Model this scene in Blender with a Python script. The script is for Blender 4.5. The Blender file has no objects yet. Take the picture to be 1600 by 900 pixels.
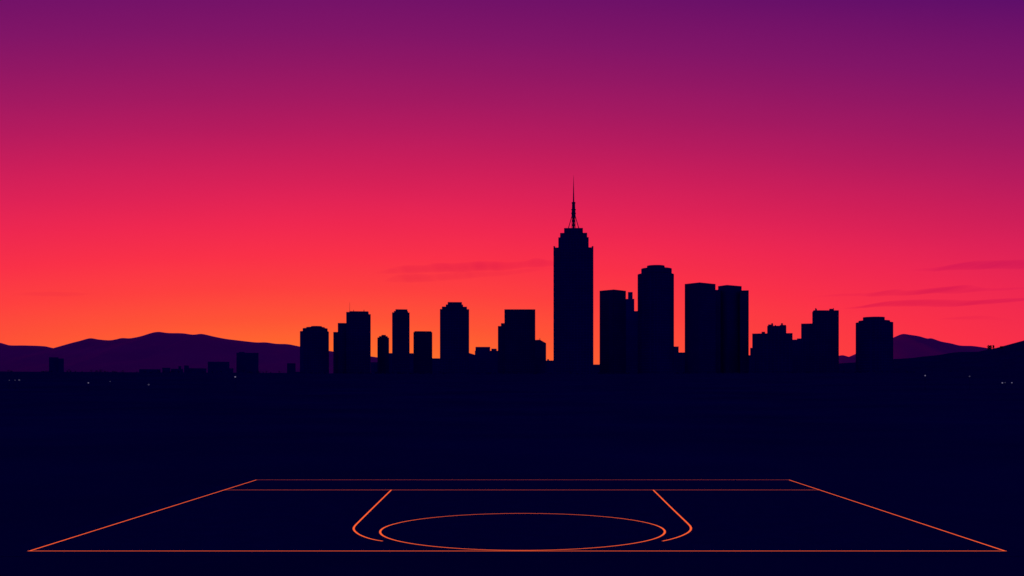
import bpy, bmesh, math, random
from mathutils import Vector, noise

random.seed(7)
R = math.radians
sc = bpy.context.scene
COL = sc.collection

# ------------------------------------------------------------------ camera
FOC = 1629.0                 # focal length measured in photo pixels (1600 wide)
CX, CY, EYE = 828.0, 615.0, 1.74
cam_d = bpy.data.cameras.new('camera'); cam = bpy.data.objects.new('camera', cam_d); COL.objects.link(cam)
cam.location = (0, 0, EYE); cam.rotation_euler = (R(90), 0, 0)
cam_d.sensor_width = 36; cam_d.lens = 36 * FOC / 1600
cam_d.shift_x = -(CX - 800) / 1600; cam_d.shift_y = (CY - 450) / 1600
cam_d.clip_start = 0.1; cam_d.clip_end = 90000
sc.camera = cam

def at(px, py, Y):           # a point at distance Y ahead
    return Vector(((px - CX) / FOC * Y, Y, EYE + (CY - py) / FOC * Y))
def on_ground(px, py, z=0.0):
    Y = (EYE - z) * FOC / (py - CY)
    return Vector(((px - CX) / FOC * Y, Y, z))

def lin(c):
    return tuple(((v/255)/12.92 if v/255 <= .04045 else ((v/255+.055)/1.055)**2.4) for v in c)

# ------------------------------------------------------------------ materials
def newmat(name):
    m = bpy.data.materials.new(name); m.use_nodes = True
    nt = m.node_tree; nt.nodes.clear()
    out = nt.nodes.new('ShaderNodeOutputMaterial')
    return m, nt, out
def L(nt, a, b): nt.links.new(a, b)

def noise_diffuse(name, c0, c1, scale, bump=0.0, detail=6):
    m, nt, out = newmat(name)
    tc = nt.nodes.new('ShaderNodeTexCoord'); n = nt.nodes.new('ShaderNodeTexNoise')
    n.inputs['Scale'].default_value = scale; n.inputs['Detail'].default_value = detail; n.inputs['Roughness'].default_value = .62
    L(nt, tc.outputs['Object'], n.inputs['Vector'])
    r = nt.nodes.new('ShaderNodeValToRGB'); r.color_ramp.elements[0].position = .35; r.color_ramp.elements[1].position = .68
    r.color_ramp.elements[0].color = (*c0, 1); r.color_ramp.elements[1].color = (*c1, 1)
    L(nt, n.outputs['Fac'], r.inputs['Fac'])
    b = nt.nodes.new('ShaderNodeBsdfDiffuse'); b.inputs['Roughness'].default_value = .6
    L(nt, r.outputs['Color'], b.inputs['Color'])
    if bump:
        bp = nt.nodes.new('ShaderNodeBump'); bp.inputs['Strength'].default_value = bump
        L(nt, n.outputs['Fac'], bp.inputs['Height']); L(nt, bp.outputs['Normal'], b.inputs['Normal'])
    L(nt, b.outputs['BSDF'], out.inputs['Surface'])
    return m

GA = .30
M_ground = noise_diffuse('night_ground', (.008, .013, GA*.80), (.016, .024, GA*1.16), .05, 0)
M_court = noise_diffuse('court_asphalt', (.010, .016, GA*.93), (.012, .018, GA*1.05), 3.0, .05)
M_hill = noise_diffuse('hill_scrub', (.012, .018, .26), (.016, .022, .34), .03)

def facade(name, base, win, sw=3.2, sh=3.6):
    """concrete grid with window rows; glass is only a little darker than the wall at dusk"""
    m, nt, out = newmat(name)
    tc = nt.nodes.new('ShaderNodeTexCoord'); sp = nt.nodes.new('ShaderNodeSeparateXYZ')
    L(nt, tc.outputs['Object'], sp.inputs[0])
    def mth(op, a, b=None):
        n = nt.nodes.new('ShaderNodeMath'); n.operation = op
        for i, v in enumerate((a, b)):
            if v is None: continue
            if isinstance(v, (int, float)): n.inputs[i].default_value = v
            else: L(nt, v, n.inputs[i])
        return n.outputs[0]
    xy = mth('ADD', sp.outputs['X'], mth('MULTIPLY', sp.outputs['Y'], .83))
    fx = mth('FRACT', mth('DIVIDE', mth('ADD', xy, 5000), sw)); fz = mth('FRACT', mth('DIVIDE', mth('ADD', sp.outputs['Z'], 500), sh))
    wx = mth('MULTIPLY', mth('GREATER_THAN', fx, .28), mth('GREATER_THAN', fz, .38))
    nz = nt.nodes.new('ShaderNodeTexNoise'); nz.inputs['Scale'].default_value = .05; nz.inputs['Detail'].default_value = 3
    L(nt, tc.outputs['Object'], nz.inputs['Vector'])
    mx = nt.nodes.new('ShaderNodeMixRGB'); mx.inputs[1].default_value = (*base, 1); mx.inputs[2].default_value = (*win, 1)
    L(nt, wx, mx.inputs[0])
    mul = nt.nodes.new('ShaderNodeMixRGB'); mul.blend_type = 'MULTIPLY'; mul.inputs[0].default_value = .35
    L(nt, mx.outputs[0], mul.inputs[1]); L(nt, nz.outputs['Fac'], mul.inputs[2])
    b = nt.nodes.new('ShaderNodeBsdfDiffuse'); L(nt, mul.outputs[0], b.inputs['Color'])
    L(nt, b.outputs[0], out.inputs['Surface'])
    return m
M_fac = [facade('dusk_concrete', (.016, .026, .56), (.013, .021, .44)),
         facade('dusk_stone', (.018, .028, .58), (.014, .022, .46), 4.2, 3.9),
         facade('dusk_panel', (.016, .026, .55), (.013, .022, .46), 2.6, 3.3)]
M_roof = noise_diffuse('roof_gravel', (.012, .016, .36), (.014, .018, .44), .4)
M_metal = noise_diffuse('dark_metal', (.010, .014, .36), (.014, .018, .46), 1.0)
M_low = facade('low_rise_wall', (.02, .03, .86), (.018, .028, .76))  # wall colour lightened to offset the shade in gaps between towers
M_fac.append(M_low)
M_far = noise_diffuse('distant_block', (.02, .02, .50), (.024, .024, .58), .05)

def mountain_mat():
    m, nt, out = newmat('mountain_slope')
    tc = nt.nodes.new('ShaderNodeTexCoord')
    mp = nt.nodes.new('ShaderNodeMapping'); mp.inputs['Scale'].default_value = (1, 1, 2.2)
    L(nt, tc.outputs['Object'], mp.inputs[0])
    n = nt.nodes.new('ShaderNodeTexNoise'); n.inputs['Scale'].default_value = .0016; n.inputs['Detail'].default_value = 7
    L(nt, mp.outputs[0], n.inputs['Vector'])
    r = nt.nodes.new('ShaderNodeValToRGB'); r.color_ramp.elements[0].position = .3; r.color_ramp.elements[1].position = .7
    r.color_ramp.elements[0].color = (.90, .022, .68, 1); r.color_ramp.elements[1].color = (.95, .026, .74, 1)  # purple of the distance haze is put into the slope colour
    L(nt, n.outputs['Fac'], r.inputs['Fac'])
    # slightly darker towards the foot of the slope
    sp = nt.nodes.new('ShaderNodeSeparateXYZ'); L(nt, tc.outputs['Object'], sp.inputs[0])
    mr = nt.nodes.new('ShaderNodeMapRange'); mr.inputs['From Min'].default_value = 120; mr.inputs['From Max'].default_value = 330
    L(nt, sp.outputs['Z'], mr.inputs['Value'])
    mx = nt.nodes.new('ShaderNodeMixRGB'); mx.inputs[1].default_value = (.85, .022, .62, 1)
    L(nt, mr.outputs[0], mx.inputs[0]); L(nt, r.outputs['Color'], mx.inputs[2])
    b = nt.nodes.new('ShaderNodeBsdfDiffuse'); L(nt, mx.outputs[0], b.inputs['Color'])
    L(nt, b.outputs[0], out.inputs['Surface'])
    return m
M_mount = mountain_mat()

def emit(name, c, s, scale=0.0):
    m, nt, out = newmat(name)
    e = nt.nodes.new('ShaderNodeEmission'); e.inputs['Color'].default_value = (*c, 1); e.inputs['Strength'].default_value = s
    if scale:   # slightly uneven tube brightness
        tc = nt.nodes.new('ShaderNodeTexCoord'); n = nt.nodes.new('ShaderNodeTexNoise'); n.inputs['Scale'].default_value = scale
        L(nt, tc.outputs['Object'], n.inputs['Vector'])
        mr = nt.nodes.new('ShaderNodeMapRange'); mr.inputs['To Min'].default_value = s*.86; mr.inputs['To Max'].default_value = s*1.12
        L(nt, n.outputs['Fac'], mr.inputs['Value']); L(nt, mr.outputs[0], e.inputs['Strength'])
    L(nt, e.outputs[0], out.inputs['Surface'])
    return m
M_line = emit('glowing_orange_line', lin((255, 96, 50)), 1.04, 1.4)
M_lamp = emit('lamp_glow', (.13, .115, .20), 1.0)
M_lampdim = emit('lamp_glow_dim', (.04, .036, .075), 1.0)

def leaf_mat():
    return noise_diffuse('dusk_leaves', (.006, .012, .10), (.012, .02, .2), 1.5)
M_leaf = leaf_mat(); M_bark = noise_diffuse('bark', (.008, .01, .08), (.012, .014, .12), 4)

# ------------------------------------------------------------------ helpers
def tag(o, label=None, cat=None, group=None, kind=None):
    if label: o['label'] = label
    if cat: o['category'] = cat
    if group: o['group'] = group
    if kind: o['kind'] = kind
    return o
def empty(name, loc, label, cat, group=None):
    o = bpy.data.objects.new(name, None); COL.objects.link(o); o.location = loc; o.empty_display_size = .5
    return tag(o, label, cat, group)
def obj(name, bm, mat, parent=None, smooth=False):
    bmesh.ops.recalc_face_normals(bm, faces=bm.faces)
    me = bpy.data.meshes.new(name); bm.to_mesh(me); bm.free()
    mats = mat if isinstance(mat, (list, tuple)) else [mat]
    for m in mats: me.materials.append(m)
    if smooth:
        for p in me.polygons: p.use_smooth = True
    o = bpy.data.objects.new(name, me); COL.objects.link(o)
    if parent is not None:
        o.parent = parent
        me.transform(__import__('mathutils').Matrix.Translation(-parent.location))
    return o
def prism(bm, pts, z0, ztops, roof_idx=1):
    """vertical prism over a footprint; ztops one height or one per corner"""
    if not isinstance(ztops, (list, tuple)): ztops = [ztops] * len(pts)
    lo = [bm.verts.new((p[0], p[1], z0)) for p in pts]
    hi = [bm.verts.new((p[0], p[1], z)) for p, z in zip(pts, ztops)]
    n = len(pts)
    for i in range(n):
        bm.faces.new((lo[i], lo[(i+1) % n], hi[(i+1) % n], hi[i]))
    f = bm.faces.new(hi); f.material_index = roof_idx
    bm.faces.new(lo[::-1])
def tube(bm, a, b, r0, r1, seg=8):
    a, b = Vector(a), Vector(b); d = (b - a).normalized()
    s = d.orthogonal().normalized(); t = d.cross(s)
    A = [bm.verts.new(a + (s*math.cos(2*math.pi*i/seg) + t*math.sin(2*math.pi*i/seg))*r0) for i in range(seg)]
    B = [bm.verts.new(b + (s*math.cos(2*math.pi*i/seg) + t*math.sin(2*math.pi*i/seg))*r1) for i in range(seg)]
    for i in range(seg): bm.faces.new((A[i], A[(i+1) % seg], B[(i+1) % seg], B[i]))
    bm.faces.new(A[::-1]); bm.faces.new(B)

# ------------------------------------------------------------------ terrain
def gh(x, y):
    """height of the land: level around the court, a long gentle rise to the town"""
    d = math.hypot(x, y) if y > 0 else 0
    if d < 80: return 0.0
    z = 27.4 * (d - 80) / 1270 if d < 1350 else 27.4 + (d - 1350) * .002
    k = min(1, (d - 80) / 600)
    z += k * 1.5 * noise.noise(Vector((x/260, y/260, 3.1))) + k * .35 * noise.noise(Vector((x/60, y/60, 9)))
    return z

def ladder(lims):
    out = []
    for a, b, n in lims: out += [a + (b-a)*i/n for i in range(n)]
    return out + [lims[-1][1]]
xs_pos = ladder([(0, 80, 8), (80, 400, 14), (400, 1400, 34), (1400, 4000, 20), (4000, 40000, 14)])
xs = [-v for v in reversed(xs_pos[1:])] + xs_pos
ys = ladder([(-3000, -80, 6), (-80, 80, 8), (80, 400, 16), (400, 1600, 44), (1600, 4000, 16), (4000, 45000, 20)])
bm = bmesh.new()
g = [[bm.verts.new((x, y, gh(x, y))) for x in xs] for y in ys]
for j in range(len(ys)-1):
    for i in range(len(xs)-1):
        bm.faces.new((g[j][i], g[j][i+1], g[j+1][i+1], g[j+1][i]))
tag(obj('ground', bm, M_ground, smooth=True), kind='structure')

def interp(tab, x):
    if x <= tab[0][0]: return tab[0][1]
    for (x0, y0), (x1, y1) in zip(tab, tab[1:]):
        if x <= x1:
            t = (x-x0)/(x1-x0)
            return y0 + (y1-y0)*t
    return tab[-1][1]
def catmull(tab, x):
    n = len(tab)
    for i in range(n-1):
        if tab[i][0] <= x <= tab[i+1][0]:
            p1, p2 = tab[i], tab[i+1]; p0 = tab[max(0, i-1)]; p3 = tab[min(n-1, i+2)]
            h = p2[0]-p1[0]; t = (x-p1[0])/h
            m1 = (p2[1]-p0[1])/(p2[0]-p0[0])*h; m2 = (p3[1]-p1[1])/(p3[0]-p1[0])*h
            return ((2*t**3-3*t*t+1)*p1[1] + (t**3-2*t*t+t)*m1 + (-2*t**3+3*t*t)*p2[1] + (t**3-t*t)*m2)
    return interp(tab, x)

def ridge(name, tab, Yr, Yf, Yb, base, mat, step, rows_f, nz, seed):
    bm = bmesh.new(); x0, x1 = tab[0][0], tab[-1][0]
    n = int((x1-x0)/step); grid = []
    prof = [(i/rows_f) for i in range(rows_f+1)] + [1 + (i+1)/4 for i in range(4)]
    for s in prof:
        row = []
        for i in range(n+1):
            px = x0 + (x1-x0)*i/n
            X = (px-CX)/FOC*Yr
            top = EYE + (CY - catmull(tab, px))/FOC*Yr
            if s <= 1:
                Y = Yf + (Yr-Yf)*s; k = s**1.15
            else:
                Y = Yr + (Yb-Yr)*(s-1); k = max(0, 1-(s-1)*1.0)
            k2 = s*(1-s)*4 if s < 1 else 0
            z = base + (top-base)*k - nz*k2*abs(noise.noise(Vector((X/(nz*6), Y/(nz*9), seed))))*min(1, (top-base)/(3*nz))
            row.append(bm.verts.new((X, Y, z)))
        grid.append(row)
    for j in range(len(grid)-1):
        for i in range(n):
            bm.faces.new((grid[j][i], grid[j][i+1], grid[j+1][i+1], grid[j+1][i]))
    return tag(obj(name, bm, mat, smooth=True), kind='structure')

west = [(-900, 600), (-700, 560), (-500, 545), (-300, 528), (-150, 522), (-60, 528), (0, 535.5), (14, 539.3), (38, 539.7), (70, 541), (86, 544), (98, 540.5), (110, 536.3), (125, 532.5),
        (135, 529.6), (142, 528.4), (155, 530.5), (172, 531.6), (182, 530), (190, 528.2), (203, 528.5), (220, 525.3), (238, 519.8), (248, 518.5),
        (262, 520.2), (285, 520.7), (302, 522.8), (315, 521.7), (335, 526), (352, 529.3), (370, 531.6), (400, 534.9), (415, 534.9), (432, 537.1), (450, 537.8),
        (468, 541.3), (490, 545), (514, 548.2), (530, 550.5), (579, 556.8), (590, 558.3), (640, 563), (720, 572), (860, 590), (900, 600)]
ridge('mountains', west, 9000, 6200, 13000, 30, M_mount, 3.0, 14, 60, 2.2)
east = [(1240, 592), (1270, 575), (1295, 560), (1310, 556), (1317, 555), (1328, 557.6), (1338, 555.4), (1360, 545), (1380, 534), (1396, 527.4), (1410, 521.9), (1422, 523.1),
        (1437, 525.5), (1449, 528.9), (1455, 528.5), (1470, 533.4), (1486, 536.5), (1500, 539.8), (1520, 540.6), (1540, 543.4), (1560, 547), (1620, 552), (1750, 548), (1900, 556), (2100, 565), (2300, 598)]
ridge('mountains', east, 8200, 5800, 12000, 30, M_mount, 3.0, 14, 50, 5.7)
hill = [(1150, 590), (1250, 578), (1310, 568), (1340, 566), (1396, 561), (1425, 559.3), (1445, 556.7), (1465, 554.8), (1485, 551.5), (1500, 550), (1530, 549.3), (1545, 545.8), (1556, 544.6),
        (1573, 543.4), (1582, 541.8), (1590, 538), (1600, 534), (1625, 525), (1680, 512), (1760, 508), (1860, 520), (2000, 550), (2150, 588)]
ridge('hill', hill, 1900, 1250, 3000, 20, M_hill, 4.0, 12, 5, 8.8)

# ------------------------------------------------------------------ building pieces
GZ = 15.0     # foundations reach below the land surface
def frame(px, Y):
    d = Vector(((px-CX)/FOC, 1, 0)).normalized()      # away from the viewpoint
    return d, Vector((d.y, -d.x, 0))
def ray_plane(px, P, n):
    d = Vector(((px-CX)/FOC, 1, 0)); t = P.dot(n)/d.dot(n)
    return d*t

def slab(bm, p0, p1, py, Yc, depth, pb=None, pyr=None):
    """block whose front runs from p0 to p1; py its roof line, pb its foot (None: in the ground)"""
    pc = (p0+p1)/2; n, s = frame(pc, Yc)
    C = Vector(((pc-CX)/FOC*Yc, Yc, 0)); F = C - n*depth/2
    a = ray_plane(p0, F, n); b = ray_plane(p1, F, n); c = b + n*depth; d = a + n*depth
    za = EYE + (CY-py)/FOC*a.y; zb = EYE + (CY-(py if pyr is None else pyr))/FOC*b.y
    z = max(za, zb) if pyr is None else None
    z0 = GZ if pb is None else EYE + (CY-pb)/FOC*F.y
    if pyr is None:
        zc = EYE + (CY-py)/FOC*F.y; prism(bm, (a, b, c, d), z0, zc)
    else: prism(bm, (a, b, c, d), z0, [za, zb, zb, za])
def corner(bm, p0, pm, p1, py, Yc, pb=None):
    """square-ish tower seen corner-on: near corner at pm"""
    n, s = frame((p0+p1)/2, Yc)
    w = (p1-p0)/FOC*Yc
    A = Vector(((p0-CX)/FOC, 1, 0)); B = Vector(((p1-CX)/FOC, 1, 0))
    A = A*Yc; B = B*Yc
    K = Vector(((pm-CX)/FOC, 1, 0))*(Yc - w/2)
    D = A + B - K
    z0 = GZ if pb is None else EYE + (CY-pb)/FOC*Yc
    prism(bm, (K, B, D, A), z0, EYE + (CY-py)/FOC*K.y)
def drum(bm, p0, p1, py, Yc, pb=None, seg=40, squash=1.0):
    pc = (p0+p1)/2; n, s = frame(pc, Yc)
    C = Vector(((pc-CX)/FOC*Yc, Yc, 0))
    r = (ray_plane(p1, C, n) - ray_plane(p0, C, n)).length/2
    pts = [C + s*math.cos(2*math.pi*i/seg)*r + n*math.sin(2*math.pi*i/seg)*r*squash for i in range(seg)]
    z0 = GZ if pb is None else EYE + (CY-pb)/FOC*Yc
    prism(bm, pts, z0, EYE + (CY-py)/FOC*(Yc - r*squash*.9))

def building(name, label, cat, Yc, px, parts, mat=0, group=None):
    """parts: (name, fn, args...)"""
    base = at(px, CY, Yc); base.z = gh(base.x, base.y)
    t = empty(name, base, label, cat, group)
    m = [M_fac[mat] if isinstance(mat, int) else mat, M_roof]
    made = {}
    for p in parts:
        nm, par = (p[0].split('>') + [None])[:2][::-1] if '>' in p[0] else (p[0], None)
        bm = bmesh.new(); fn = p[1]
        if fn == 'slab':
            a = p[2]; slab(bm, a[0], a[1], a[2], Yc + (a[5] if len(a) > 5 else 0), a[3], a[4] if len(a) > 4 else None, a[6] if len(a) > 6 else None)
        elif fn == 'drum': a = p[2]; drum(bm, a[0], a[1], a[2], Yc, a[3] if len(a) > 3 else None)
        elif fn == 'corner': a = p[2]; corner(bm, *a[:4], Yc, a[4] if len(a) > 4 else None)
        elif fn == 'mast':
            a = p[2]; q0 = at(a[0], a[1], Yc); q1 = at(a[0], a[2], Yc); tube(bm, q0, q1, a[3], a[4], 8)
        elif fn == 'gable':
            a = p[2]; poly = a[0]; n, s = frame(poly[0][0], Yc)
            F = at(poly[0][0], CY, Yc); F.z = 0; F = F - n*a[1]/2
            fr = []
            for (qx, qy) in poly:
                q = ray_plane(qx, F, n); fr.append(Vector((q.x, q.y, EYE + (CY-qy)/FOC*q.y)))
            fr = [Vector((fr[0].x, fr[0].y, GZ))] + fr + [Vector((fr[-1].x, fr[-1].y, GZ))]
            va = [bm.verts.new(v) for v in fr]; vb = [bm.verts.new(v + n*a[1]) for v in fr]
            bm.faces.new(va); bm.faces.new(vb[::-1])
            for i in range(len(va)):
                bm.faces.new((va[i], va[(i+1) % len(va)], vb[(i+1) % len(va)], vb[i]))
        mm = m if fn != 'mast' else [M_metal, M_metal]
        obj(nm, bm, mm, t)
    return t

# round crowned tower at the left end
building('round_tower', 'broad round-topped tower with low stepped drum roof, leftmost of the tall downtown buildings', 'skyscraper', 1520, 491.5, [
    ('tower_body', 'drum', (468.7, 514, 516.8)), ('setback', 'drum', (473, 512, 512.2, 518)),
    ('roof_drum', 'drum', (478.5, 507.5, 510.6, 513)), ('penthouse', 'drum', (486, 503, 509.3, 512))], 0)
building('stepped_office_block', 'office block stepping up rightward in three stages, thin mast on its roof', 'office building', 1600, 552, [
    ('low_wing', 'slab', (520.8, 529, 518.7, 34)), ('middle_wing', 'slab', (527.8, 542, 504.7, 40)),
    ('main_block', 'slab', (541, 579.2, 490.7, 46)), ('upper_storey', 'slab', (541, 576, 487.6, 40, 492)),
    ('parapet', 'slab', (546, 575.6, 486.3, 34, 489)), ('antenna', 'mast', (546.4, 489, 472, .28, .10)),
    ('roof_vent', 'mast', (552.6, 488, 484, .45, .3)), ('roof_vent', 'mast', (568.7, 488, 484, .7, .4))], 1)
building('small_round_tower', 'short slim rounded tower with domed steps, smallest of the towers left of centre', 'tower block', 1640, 598.8, [
    ('tower_body', 'drum', (589.7, 607.9, 527.2)), ('setback', 'drum', (592.2, 605.9, 525.2, 529)), ('roof_drum', 'drum', (596, 603, 523.3, 527))], 2)
building('slim_tower', 'slim tall tower with chamfered flat top beside the short domed tower', 'tower block', 1560, 626.4, [
    ('tower_body', 'slab', (612.7, 640, 488.2, 26)), ('setback', 'slab', (615.6, 637.6, 486, 22, 490)), ('penthouse', 'slab', (618, 636.6, 483.3, 18, 488))], 0)
building('square_block', 'plain square block of middle height just right of the slim chamfered tower', 'office building', 1580, 660.7, [
    ('main_block', 'slab', (646, 675.4, 519, 30)), ('parapet', 'slab', (647.6, 674, 517.5, 27, 521))], 2)
building('stepped_crown_tower', 'wide tower with symmetric stepped crown standing alone left of centre', 'skyscraper', 1540, 710.2, [
    ('tower_body', 'slab', (687.4, 733, 483, 42)), ('setback', 'slab', (690.5, 729.6, 479.1, 37, 486)),
    ('upper_setback', 'slab', (696.6, 723.6, 475.8, 32, 481)), ('crown', 'slab', (699.6, 721.7, 472, 26, 478))], 1)
building('twin_roof_building', 'low dark building with two flat roof blocks right of the stepped crown tower', 'low-rise', 1660, 759, [
    ('main_block', 'slab', (742, 781, 548, 40)), ('roof_block', 'slab', (743, 765.8, 542, 26, 550)), ('roof_block', 'slab', (767.8, 776, 544.8, 20, 550))], 3)
building('slab_office_block', 'flat-topped block with a stepped shoulder on its left, left of the spired tower', 'office building', 1570, 810, [
    ('main_block', 'slab', (788.2, 836.4, 483.3, 40)), ('shoulder', 'slab', (778, 790, 509.4, 34)), ('upper_shoulder', 'slab', (782.8, 790, 505, 30, 512))], 0)
building('sloped_roof_building', 'small building with a sloping roof between the flat-topped block and the spired tower', 'low-rise', 1620, 845, [
    ('main_block', 'gable', ([(834, 531.3), (843.6, 530.7), (853.3, 536.2)], 26)), ('chimney', 'mast', (843.6, 533, 528.2, .5, .4))], 3)

# spired tower
Ys = 1500
t = building('spired_skyscraper', 'tallest skyscraper with stepped shoulders and a needle spire, centre right of the skyline', 'skyscraper', Ys, 896, [
    ('tower_body', 'slab', (864.8, 927.2, 386.6, 54)),
    ('setback', 'slab', (872.4, 919.8, 370.7, 42, 388)), ('upper_setback', 'slab', (875.2, 917.4, 363.8, 36, 373)),
    ('crown', 'slab', (881.4, 910.8, 356.2, 26, 366))], 1)
for a0, a1 in ((864.8, 867.4), (924.6, 927.2)):
    bm = bmesh.new(); slab(bm, a0, a1, 384.6, Ys, 53.4, 388); obj('corner_pinnacle', bm, [M_fac[1], M_roof], t)
# spire: lattice foot, collar, mast, needle
n_, s_ = frame(896.2, Ys); SC = at(896.2, CY, Ys)
def zz(py): return EYE + (CY-py)/FOC*Ys
pxm = Ys/FOC
bm = bmesh.new()
def sp(u, v, z): return Vector((SC.x, SC.y, 0)) + s_*u + n_*v + Vector((0, 0, z))
for i in range(24 // 2): pass
prof = [(340, 2.9), (334, 2.9), (334, 3.5), (332.5, 3.5), (332.5, 2.7), (328.2, 2.7), (328.2, 3.4), (327, 3.4), (327, 2.4), (318, 2.2), (318, 2.7), (316, 2.7), (316, 1.25)]
def lathe(bm, prof, seg=14):
    rings = [[bm.verts.new(sp(math.cos(2*math.pi*i/seg)*r*pxm, math.sin(2*math.pi*i/seg)*r*pxm, zz(py))) for i in range(seg)] for py, r in prof]
    for a, b in zip(rings, rings[1:]):
        for i in range(seg): bm.faces.new((a[i], a[(i+1) % seg], b[(i+1) % seg], b[i]))
    bm.faces.new(rings[0][::-1]); bm.faces.new(rings[-1])
lathe(bm, [(p, r*1.08) for p, r in prof]); spire = obj('spire', bm, M_metal, t)
bm = bmesh.new(); lathe(bm, [(317, 1.15), (300, .75), (285, .38), (274, .10)], 10)
def sub(name, bm):
    o = obj(name, bm, M_metal); o.data.transform(__import__('mathutils').Matrix.Translation(-t.location)); o.parent = spire; return o
sub('needle', bm)
bm = bmesh.new()
w0, w1 = 2.6*pxm, 2.2*pxm; za, zb = zz(358), zz(339)
cs = [(-1, -1), (1, -1), (1, 1), (-1, 1)]
for i, (a, b) in enumerate(cs):
    tube(bm, sp(a*w0, b*w0, za), sp(a*w1, b*w1, zb), .42, .42, 6)
    c, d = cs[(i+1) % 4]
    for k in range(3):
        z0 = za + (zb-za)*k/3; z1 = za + (zb-za)*(k+1)/3; f0 = w0 + (w1-w0)*k/3; f1 = w0 + (w1-w0)*(k+1)/3
        tube(bm, sp(a*f0, b*f0, z0), sp(c*f1, d*f1, z1), .26, .26, 5); tube(bm, sp(c*f0, d*f0, z0), sp(a*f1, b*f1, z1), .26, .26, 5)
        tube(bm, sp(a*f1, b*f1, z1), sp(c*f1, d*f1, z1), .26, .26, 5)
tube(bm, sp(0, 0, za), sp(0, 0, zb), 1.5, 1.5, 8)
sub('lattice_base', bm)
for a, b in cs:
    bm = bmesh.new(); tube(bm, sp(a*8.3*pxm, b*4*pxm, zz(357.5)), sp(a*3.9*pxm, b*1.2*pxm, zz(342)), .44, .42, 6)
    tube(bm, sp(a*3.9*pxm, b*1.2*pxm, zz(342)), sp(a*2.2*pxm, b*.8*pxm, zz(336)), .42, .40, 6)
    sub('stay', bm)

# right group
building('corner_tower', 'tall plain tower seen corner-on, immediately right of the spired skyscraper', 'skyscraper', 1560, 957.5, [
    ('tower_body', 'corner', (936.9, 959, 978, 452.3))], 0)
building('chimney_topped_block', 'narrow block with a small roof stack between corner-on tower and round-topped tower', 'office building', 1640, 984, [
    ('main_block', 'slab', (975, 991.1, 467, 24)), ('roof_stack', 'slab', (981.2, 988.5, 456.3, 8, 470)), ('rear_wing', 'slab', (988, 1000, 486, 22))], 3)
building('round_skyscraper', 'tall broad tower with a rounded stepped top, second tallest of the skyline', 'skyscraper', 1530, 1024.7, [
    ('tower_body', 'drum', (996.2, 1053, 426)), ('setback', 'drum', (1001.9, 1049.6, 417.6, 428)), ('roof_drum', 'drum', (1011, 1038.5, 414, 419))], 1)
building('step_annex', 'low annex at the right foot of the tall round-topped tower', 'low-rise', 1660, 1056, [
    ('main_block', 'slab', (1050, 1060.4, 541.4, 24)), ('low_wing', 'slab', (1058, 1073, 550.7, 24))], 3)
building('twin_tower', 'left of the two wide adjoining towers, its peaked roof edge slightly higher', 'skyscraper', 1550, 1094, [
    ('tower_body', 'corner', (1069.9, 1093, 1118, 441.2))], 0, 'pair of wide adjoining towers')
building('twin_tower', 'right of the two wide adjoining towers, with a lower shoulder on its right side', 'skyscraper', 1600, 1144, [
    ('tower_body', 'corner', (1122, 1136, 1158.8, 445.2)), ('shoulder', 'slab', (1156, 1169.9, 453.7, 30)), ('link_block', 'slab', (1114, 1126, 452.8, 22))], 2, 'pair of wide adjoining towers')
building('turreted_building', 'mid-rise building with small knobbly turrets on its raised centre', 'office building', 1570, 1207, [
    ('side_wing', 'slab', (1172.2, 1180, 543.5, 30)), ('main_block', 'slab', (1175.4, 1238.4, 520.8, 40)), ('roof_hut', 'slab', (1190, 1195.4, 518.4, 8, 522)),
    ('central_block', 'slab', (1198.8, 1228.6, 509, 28, 524)),
    ('turret', 'slab', (1200.2, 1208.2, 507, 9, 511)), ('turret', 'slab', (1218.4, 1228, 507.8, 9, 511)),
    ('roof_vent', 'mast', (1206.5, 508, 505, 1.4, 1.1)), ('roof_vent', 'mast', (1221.8, 509, 505, 1.6, 1.2)), ('roof_vent', 'mast', (1211.5, 511, 508, 1.2, .9))], 1)
building('low_link_building', 'low uneven building joining the turreted building to the shouldered block', 'low-rise', 1640, 1245, [
    ('main_block', 'slab', (1234, 1256, 530.6, 30)), ('raised_roof', 'slab', (1245.3, 1256, 528.8, 18, 533))], 3)
building('shouldered_block', 'tall block with a lower left shoulder and small rooftop machines, right of the turreted building', 'office building', 1560, 1285, [
    ('shoulder', 'slab', (1251.8, 1271, 505.5, 34)), ('main_block', 'gable', ([(1269.2, 487.6), (1271.4, 484.8), (1310.7, 484.8)], 40)),
    ('roof_machine', 'slab', (1295.8, 1303, 482.4, 8, 487)), ('roof_machine', 'slab', (1273.6, 1276.4, 482.2, 5, 487)),
    ('roof_vent', 'mast', (1302.3, 484, 481.2, .6, .4)), ('roof_vent', 'mast', (1274.2, 484, 481.2, .6, .4))], 0)
building('drum_tower', 'broad round tower with a stepped drum roof, rightmost tall building beside the purple mountain', 'skyscraper', 1500, 1366, [
    ('tower_body', 'drum', (1336.8, 1395.6, 502.4)), ('setback', 'drum', (1341.3, 1390.7, 499.8, 504)), ('roof_drum', 'drum', (1348.2, 1382.4, 494.8, 501))], 1)

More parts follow.
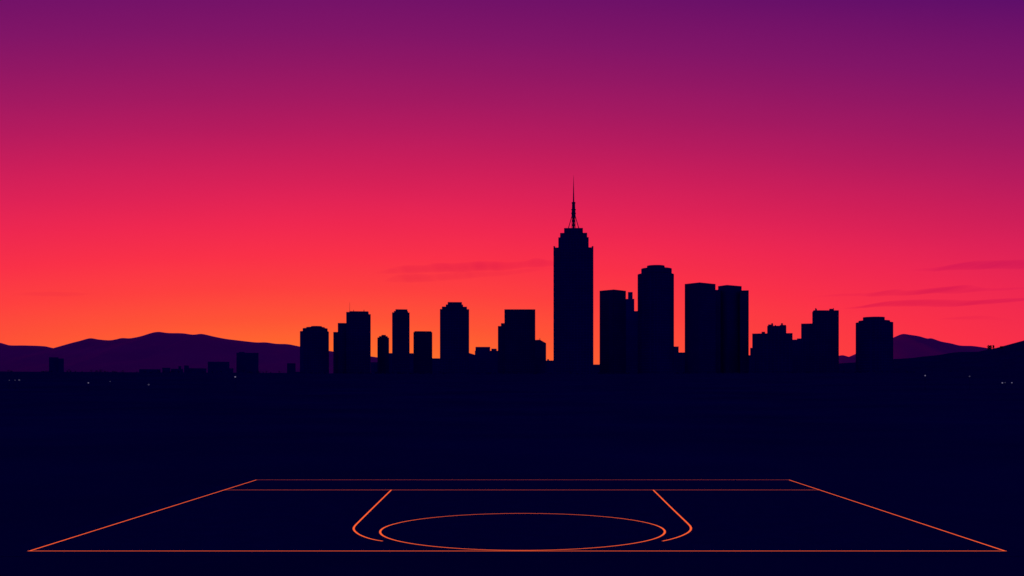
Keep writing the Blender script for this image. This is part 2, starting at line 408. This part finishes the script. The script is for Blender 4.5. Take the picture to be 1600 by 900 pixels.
# low roofs between the towers
low = [(579.5, 612, 566, 1720, 'lowest dark roof left of the short domed tower'),
       (604, 650, 551.8, 1700, 'low flat building behind the foot of the slim chamfered tower'),
       (657, 692, 559.8, 1690, 'low flat building in the gap left of the stepped crown tower'),
       (849, 870, 563.2, 1700, 'low dark building at the left foot of the spired skyscraper'),
       (922, 942, 569.5, 1700, 'low dark building in the gap right of the spired skyscraper'),
       (1160, 1180, 555, 1680, 'low dark building in the thin gap left of the turreted building')]
for a, b, py, Y, lb in low:
    extra = [('roof_hut', 'slab', (855, 857.8, 561.2, 5, 566))] if a == 849 else []
    building('low_rise_building', lb, 'low-rise', Y, (a+b)/2, [('main_block', 'slab', (a, b, py, 30))] + extra, 3, 'low buildings filling the gaps at the foot of the towers')
building('pitched_low_building', 'low building with a gently sloping roof at the right foot of the stepped crown tower', 'low-rise', 1700, 737, [
    ('main_block', 'gable', ([(728, 551), (733.4, 551.6), (743.5, 554.7), (748, 554.9)], 30))], 3)

# left outskirts
outs = 'low buildings on the outskirts in front of the purple mountain'
building('outlying_tower', 'lone small dark tower below the dip in the left mountain ridge', 'tower block', 1700, 88, [
    ('main_block', 'slab', (76.6, 91.5, 558.2, 22)), ('side_wing', 'slab', (91, 99.8, 560.2, 18))], M_far)
out_list = [(217.5, 251, 576.8, 'leftmost long low block of the outskirts', []),
            (253.4, 266.2, 574.6, 'small dark block right of the leftmost long low block', []),
            (267.2, 286, 576.2, 'low block with a narrow raised roof hut at its right end', [('roof_hut', 'slab', (278.7, 283.2, 572, 8, 578))]),
            (287.6, 322.5, 575.4, 'long low block with a raised left corner, left of the wide flat block', [('roof_hut', 'slab', (287.8, 295.2, 571, 9, 577))]),
            (324.6, 358.4, 565.2, 'wide flat-roofed block of middle height on the outskirts', [('side_wing', 'slab', (357, 364.5, 575.4, 16))]),
            (369.4, 403.9, 551.2, 'square dark block, the tallest in front of the left mountain', [('roof_hut', 'slab', (373.3, 382, 549.8, 9, 553))]),
            (448.5, 461.8, 567.5, 'small block with low wings just left of the first round-topped tower', [('side_wing', 'slab', (434, 449.5, 582.6, 18)), ('side_wing', 'slab', (461, 470, 580.8, 18))])]
for i, (a, b, py, lb, ex) in enumerate(out_list):
    building('outskirts_block', lb, 'low-rise', 1560 + 37*(i*5 % 4), (a+b)/2, [('main_block', 'slab', (a, b, py, 24))] + ex, M_far, outs)

# ------------------------------------------------------------------ trees on the right-hand hill
def hill_point(px, Y):
    return at(px, catmull(hill, px), Y)
def tree(px, h, w, label, tall=False, seed=0):
    rnd = random.Random(seed)
    base = hill_point(px, 1900); base.z -= .6; base.x += (CX-CX)
    t = empty('hill_tree', base, label, 'tree', 'trees on the crest of the right-hand hill')
    bm = bmesh.new(); tube(bm, base - Vector((0, 0, 1)), base + Vector((0, 0, h*.55)), .28, .16, 7)
    for k in range(5):
        a = rnd.uniform(0, 6.28); z = h*rnd.uniform(.3, .5)
        tube(bm, base + Vector((0, 0, z)), base + Vector((math.cos(a)*w*.3, math.sin(a)*w*.3, z + h*.28)), .12, .05, 5)
    obj('trunk', bm, M_bark, t)
    bm = bmesh.new()
    cl = [(Vector((rnd.gauss(0, w*.2), rnd.gauss(0, w*.2), h*rnd.uniform(.10, .92))), w*rnd.uniform(.14, .26)) for _ in range(28)]
    for c, r in cl:
        for _ in range(110):
            d = Vector((rnd.gauss(0, 1), rnd.gauss(0, 1), rnd.gauss(0, 1))).normalized()*r*rnd.uniform(.4, 1.05)
            p = base + c + d; s = rnd.uniform(.18, .4)
            u = Vector((rnd.gauss(0, 1), rnd.gauss(0, 1), rnd.gauss(0, 1))).normalized(); v = u.orthogonal().normalized()
            bm.faces.new([bm.verts.new(p + u*s), bm.verts.new(p + v*s*.5), bm.verts.new(p - u*s), bm.verts.new(p - v*s*.5)])
    obj('crown', bm, M_leaf, t)
tree(1544.6, 8.4, 4.4, 'leftmost tiny tree of the cluster on the right-hand hill crest', seed=1)
tree(1547.8, 7.6, 5.2, 'tiny bushy tree in the middle of the cluster on the right-hand hill crest', seed=2)
tree(1552.4, 7.4, 3.6, 'small separate tree at the right end of the cluster on the hill crest', seed=3)
tree(1564.3, 4.0, 6.5, 'low rounded bush on the hill crest right of the tree cluster', seed=4)

# ------------------------------------------------------------------ scrub on the brow in front of the town
rnd = random.Random(21); bm = bmesh.new()
for _ in range(520):
    Y = rnd.uniform(1180, 1420); px = rnd.uniform(-120, 1500); p = at(px, CY, Y); p.z = gh(p.x, p.y)
    if noise.noise(Vector((px/30, 4.2, 0))) < rnd.uniform(-.5, .35): continue
    h = rnd.uniform(.8, 3.2)*(1 if rnd.random() < .8 else 1.5); r = h*rnd.uniform(.5, .9)
    for _k in range(46):
        q = p + Vector((rnd.gauss(0, r*.45), rnd.gauss(0, r*.45), h*rnd.uniform(0, 1)**.8*.9)); u = Vector((rnd.gauss(0, 1), rnd.gauss(0, 1), rnd.gauss(0, 1))).normalized(); v_ = u.orthogonal().normalized(); s0 = rnd.uniform(.2, .45)
        bm.faces.new([bm.verts.new(q + u*s0), bm.verts.new(q + v_*s0*.6), bm.verts.new(q - u*s0), bm.verts.new(q - v_*s0*.6)])
tag(obj('scrub', bm, M_hill), 'dark scrub and low bushes along the brow below the skyline', 'scrub', kind='stuff')

# ------------------------------------------------------------------ lamps scattered over the dark land
def lamp(px, py, Y, dim, label, w=.13):
    head = at(px, py, Y); g0 = gh(head.x, head.y)
    base = Vector((head.x, head.y, g0))
    t = empty('street_lamp', base, label, 'lamp', 'tiny distant lamps on the dark land')
    bm = bmesh.new(); tube(bm, base - Vector((0, 0, .3)), base + Vector((0, 0, .35)), .09, .07, 8); tube(bm, base + Vector((0, 0, .35)), Vector((head.x, head.y, head.z - w)), .045, .035, 8)
    obj('post', bm, M_metal, t)
    bm = bmesh.new(); bmesh.ops.create_icosphere(bm, subdivisions=2, radius=w); bmesh.ops.scale(bm, vec=(1, 1, .9), verts=bm.verts)
    bmesh.ops.translate(bm, vec=head, verts=bm.verts); obj('lamp_head', bm, M_lampdim if dim else M_lamp, t, True)
    bm = bmesh.new(); tube(bm, head + Vector((0, 0, w*.8)), head + Vector((0, 0, w*1.25)), w*1.1, w*.3, 10); obj('lamp_cap', bm, M_metal, t)
lamp(14.5, 594.2, 170, True, 'faintest lamp at the far left edge of the dark land', .08)
lamp(23.5, 594, 172, True, 'middle of the three faint lamps at the far left edge', .09)
lamp(30, 593.8, 168, True, 'rightmost and brightest of the three faint lamps at the far left edge', .15)
lamp(138, 598.2, 160, False, 'small pale lamp below and right of the lone dark tower', .10)
lamp(172, 596, 175, True, 'very faint lamp between the lone dark tower and the outskirts blocks', .09)
lamp(232.3, 601, 165, True, 'faint lamp below the leftmost long low block', .15)
lamp(367.5, 588.8, 170, False, 'pale lamp at the left foot of the square dark block', .13)
lamp(1445.6, 586.8, 170, False, 'single pale lamp on the slope right of the round drum tower', .11)
lamp(1515, 588, 172, True, 'faint lamp below the small trees of the right-hand hill', .13)
lamp(1566.2, 598.2, 165, False, 'left and brightest of the lamps near the right edge', .12)
lamp(1570.5, 597.8, 168, True, 'dim lamp close beside the brightest lamp near the right edge', .09)
lamp(1581, 598, 165, False, 'rightmost lamp near the right edge of the land', .095)

# ------------------------------------------------------------------ the court
court = empty('basketball_court', on_ground(810, 820), 'basketball court outlined by thin glowing orange lines in the foreground', 'court')
W = .026
c_nl, c_nr, c_fl, c_fr = on_ground(45, 862), on_ground(1571, 862), on_ground(400.5, 750.3), on_ground(1233, 750.3)
c_ml, c_mr = on_ground(351, 766.2), on_ground(1280, 766.2)
bm = bmesh.new()
pad = .35
pts = [c_nl + Vector((-pad, -pad, 0)), c_nr + Vector((pad, -pad, 0)), c_fr + Vector((pad, pad, 0)), c_fl + Vector((-pad, pad, 0))]
prism(bm, pts, -.05, .004, 0)
obj('surface', bm, M_court, court)
def stroke(name, pts, zoff=0.0, closed=False, w=W, label=None):
    pts = [Vector((p.x, p.y, 0)) for p in pts]; n = len(pts); bm = bmesh.new(); rows = []
    for i, p in enumerate(pts):
        if closed: a, b = pts[i-1], pts[(i+1) % n]
        else: a, b = pts[max(0, i-1)], pts[min(n-1, i+1)]
        d = (b-a).normalized(); s = Vector((-d.y, d.x, 0))*w/2
        rows.append([bm.verts.new(p + s*k + Vector((0, 0, z))) for k, z in ((-1, .006+zoff), (1, .006+zoff))])
    m = n if closed else n-1
    for i in range(m):
        A, B = rows[i], rows[(i+1) % n]
        bm.faces.new((A[0], A[1], B[1], B[0]))
    o = obj(name, bm, M_line, court)
    if label: o['label'] = label
hw = Vector((W/2, 0, 0))
stroke('sideline', [c_nl, c_fl]); stroke('sideline', [c_nr, c_fr])
stroke('baseline', [c_nl - hw, c_nr + hw], .002); stroke('baseline', [c_fl - hw, c_fr + hw], .002, w=.015, label='dimmest line, at the far end of the court')
stroke('inner_line', [c_ml, c_mr], .002, w=.021)
# centre circle
cy0, cy1 = on_ground(816, 861.3).y, on_ground(816, 803.2).y
rad = (cy1-cy0)/2; ccy = (cy0+cy1)/2; pyc = CY + EYE*FOC/ccy
ccx = (816.6-CX)/FOC*ccy
radx = (1040-593)/2/FOC*ccy*1.0
k = math.sqrt(1-(rad/ccy)**2)
stroke('centre_circle', [Vector((ccx + radx*.995*k*math.cos(2*math.pi*i/160), ccy + rad*math.sin(2*math.pi*i/160), 0)) for i in range(160)], .004, True)
def spline(P, m=8):
    out = []
    for i in range(len(P)-1):
        p0, p1, p2, p3 = P[max(0, i-1)], P[i], P[i+1], P[min(len(P)-1, i+2)]
        for j in range(m):
            t = j/m
            out.append(.5*((2*p1) + (p2-p0)*t + (2*p0-5*p1+4*p2-p3)*t*t + (3*p1-p0-3*p2+p3)*t**3))
    return out + [P[-1]]
left = [(611.5, 766.4), (588, 789.5), (572, 805.3), (560.5, 816.8), (555, 822.5), (552.6, 827), (554.6, 831.5), (562, 837), (574, 841.9), (586, 845), (597.8, 847)]
right = [(1020.5, 766.4), (1034.5, 780.3), (1050, 795.6), (1066, 811), (1075, 819.7), (1079, 824.5), (1079.2, 829), (1075, 833.5), (1064.5, 838.8), (1050.5, 843.4), (1035.3, 847)]
for P in (left, right): stroke('arc_line', spline([on_ground(*p) for p in P]), .006)

# ------------------------------------------------------------------ clouds: thin lens-shaped veils that filter the glow
def cloud_mat(name, dens):
    m, nt, out = newmat(name)
    a = nt.nodes.new('ShaderNodeVolumeAbsorption'); a.inputs['Color'].default_value = (.70, .06, 1.0, 1); a.inputs['Density'].default_value = dens
    L(nt, a.outputs[0], out.inputs['Volume'])
    return m
YC = 24000
def cloud(spine, label, strength, seed):
    """spine: (px, py, half thickness in px)"""
    bm = bmesh.new(); seg = 10; rings = []; P = [(Vector((a, b, c))) for a, b, c in spine]; S = spline(P, 10)
    dep = 900.0
    for i, q in enumerate(S):
        e = min(1, i/6, (len(S)-1-i)/6)
        h = max(.05, q.z*.85*(1 + .45*noise.noise(Vector((q.x/14, seed, 0)))))
        ring = []
        for k in range(seg):
            a = 2*math.pi*k/seg
            dy = math.cos(a)*dep*max(.15, min(1, q.z/2.2))
            pp = at(q.x, q.y - math.sin(a)*h + .25*noise.noise(Vector((q.x/9, k, seed))), YC)
            pp = pp + Vector((0, dy, 0)); ring.append(bm.verts.new(pp))
        rings.append(ring)
    for a, b in zip(rings, rings[1:]):
        for k in range(seg): bm.faces.new((a[k], a[(k+1) % seg], b[(k+1) % seg], b[k]))
    bm.faces.new(rings[0][::-1]); bm.faces.new(rings[-1])
    o = obj('cloud', bm, cloud_mat('cloud_veil', strength*2.2/(2*dep)), smooth=True)
    tag(o, label, 'cloud', 'thin dusk cloud streaks')
cloud([(588, 427, .2), (610, 424, 1.2), (640, 421, 2.0), (670, 420, 1.8), (692, 418, 2.8), (715, 418.5, 2.2), (750, 416, 3.2), (790, 416, 2.0), (820, 413, 1.6), (836, 411, 2.2), (856, 411.5, 1.6), (880, 412.5, .2)],
      'long thin cloud streak ending behind the spired skyscraper, the longest on the left half', .62, 1.0)
cloud([(598, 440, .2), (625, 436, 2.0), (650, 434.5, 2.6), (680, 434, 1.8), (715, 431, 2.0), (750, 428.5, 1.6), (790, 427, 1.2), (830, 422, 1.0), (862, 419, .15)],
      'fainter cloud streak just below the long streak left of the spired skyscraper', .40, 2.0)
cloud([(1270, 463.5, .15), (1310, 461, .9), (1350, 460, 1.0), (1380, 458, 2.2), (1405, 458, 1.6), (1440, 456, 2.4), (1465, 453.5, 2.8), (1490, 452, 3.2), (1510, 454, 2.0), (1540, 453, 1.0), (1580, 451.5, .9), (1640, 449, .2)],
      'wavy cloud streak over the drum tower, upper of the two long streaks on the right', .5, 3.0)
cloud([(1315, 482, .15), (1340, 480, 1.2), (1370, 476, 2.2), (1400, 474, 2.8), (1450, 473.5, 3.0), (1500, 474.5, 2.4), (1540, 472, 2.2), (1575, 470, 1.8), (1620, 467, 1.2), (1660, 466, .2)],
      'lower of the two long cloud streaks above the drum tower on the right', .5, 4.0)
cloud([(1420, 422, .15), (1460, 420, 1.2), (1500, 415.5, 2.8), (1540, 414.5, 3.2), (1580, 413, 3.2), (1620, 414, 2.6), (1680, 416, .3)],
      'highest cloud streak at the right edge of the sky', .48, 5.0)
cloud([(1460, 499, .15), (1490, 497, 1.2), (1520, 496.5, 1.6), (1550, 498, 1.0), (1590, 501, .15)],
      'short faint cloud streak low over the right mountain', .28, 6.0)
cloud([(18, 461, .15), (50, 460, 1.1), (90, 459.5, 1.5), (120, 459, 1.0), (150, 458, .15)],
      'short faint cloud streak alone at the far left above the mountain', .30, 7.0)

# ------------------------------------------------------------------ world: dusk sky
w = bpy.data.worlds.new('World'); sc.world = w; w.use_nodes = True
nt = w.node_tree; nt.nodes.clear()
out = nt.nodes.new('ShaderNodeOutputWorld'); bg = nt.nodes.new('ShaderNodeBackground'); L(nt, bg.outputs[0], out.inputs[0])
tc = nt.nodes.new('ShaderNodeTexCoord'); sp_ = nt.nodes.new('ShaderNodeSeparateXYZ'); L(nt, tc.outputs['Generated'], sp_.inputs[0])
def M(op, *a, clamp=False):
    n = nt.nodes.new('ShaderNodeMath'); n.operation = op; n.use_clamp = clamp
    for i, v in enumerate(a):
        if isinstance(v, (int, float)): n.inputs[i].default_value = v
        else: L(nt, v, n.inputs[i])
    return n.outputs[0]
X, Yv, Z = sp_.outputs
hyp = M('SQRT', M('ADD', M('MULTIPLY', X, X), M('MULTIPLY', Yv, Yv)))
AZ0 = math.atan((500-CX)/FOC)
az = M('ARCTAN2', X, Yv)
daz = M('SUBTRACT', az, AZ0)
# the glow narrows upward and fades sooner to the right of the sunset
spread = M('ADD', M('ADD', 1.0, M('MULTIPLY', M('MINIMUM', M('MULTIPLY', az, az), .6), .55)), M('MULTIPLY', M('MAXIMUM', M('MINIMUM', daz, 1.2), 0.0), .11))
v = M('MULTIPLY', M('DIVIDE', Z, M('MAXIMUM', hyp, .001)), spread)
dl = M('MULTIPLY', daz, .20)
tt = M('SQRT', M('ADD', M('MULTIPLY', v, v), M('MULTIPLY', dl, dl)))
vmax = 1.0
ramp = nt.nodes.new('ShaderNodeValToRGB'); L(nt, tt, ramp.inputs[0])
SKY = [(0.0, (255, 150, 35)), (.028, (255, 122, 40)), (.046, (255, 104, 46)), (.071, (255, 84, 54)), (.101, (254, 64, 63)), (.132, (250, 49, 72)), (.163, (239, 40, 80)),
       (.193, (222, 34, 86)), (.224, (203, 30, 90)), (.255, (182, 27, 94)), (.285, (163, 25, 97)), (.316, (146, 23, 100)), (.347, (130, 21, 103)), (.385, (114, 18, 104)),
       (.43, (90, 14, 106)), (.55, (48, 11, 88)), (.8, (22, 10, 66)), (1.0, (14, 10, 54))]
cr = ramp.color_ramp
while len(cr.elements) > 1: cr.elements.remove(cr.elements[-1])
cr.elements[0].position = 0; cr.elements[0].color = (*lin(SKY[0][1]), 1)
for p, c in SKY[1:]:
    e = cr.elements.new(p); e.color = (*lin(c), 1)
# away from the afterglow the sky is deep navy
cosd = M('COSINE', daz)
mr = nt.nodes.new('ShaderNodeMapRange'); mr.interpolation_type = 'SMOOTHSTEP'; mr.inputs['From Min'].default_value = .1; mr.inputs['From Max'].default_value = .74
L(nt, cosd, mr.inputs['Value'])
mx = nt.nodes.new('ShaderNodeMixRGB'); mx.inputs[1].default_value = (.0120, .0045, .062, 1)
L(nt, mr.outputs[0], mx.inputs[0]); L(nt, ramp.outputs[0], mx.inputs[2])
# faint high haze unevenness
nz = nt.nodes.new('ShaderNodeTexNoise'); nz.inputs['Scale'].default_value = 5; nz.inputs['Detail'].default_value = 3
mp = nt.nodes.new('ShaderNodeMapping'); mp.inputs['Scale'].default_value = (1, 1, 5); L(nt, tc.outputs['Generated'], mp.inputs[0]); L(nt, mp.outputs[0], nz.inputs['Vector'])
mr2 = nt.nodes.new('ShaderNodeMapRange'); mr2.inputs['To Min'].default_value = .975; mr2.inputs['To Max'].default_value = 1.025; L(nt, nz.outputs['Fac'], mr2.inputs['Value'])
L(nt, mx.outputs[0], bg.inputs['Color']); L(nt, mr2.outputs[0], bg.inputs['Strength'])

sd = bpy.data.lights.new('sun', 'SUN'); sd.energy = .04; sd.angle = R(.5); sd.color = (1, .45, .2)
so = bpy.data.objects.new('sun', sd); COL.objects.link(so)
el = R(.6)
d = Vector((math.sin(AZ0)*math.cos(el), math.cos(AZ0)*math.cos(el), math.sin(el)))
so.rotation_euler = d.to_track_quat('Z', 'Y').to_euler(); so.location = (0, 0, 50)

vs = sc.view_settings; sc.display_settings.display_device = 'sRGB'
vs.view_transform = 'Standard'; vs.look = 'None'; vs.exposure = 0; vs.gamma = 1
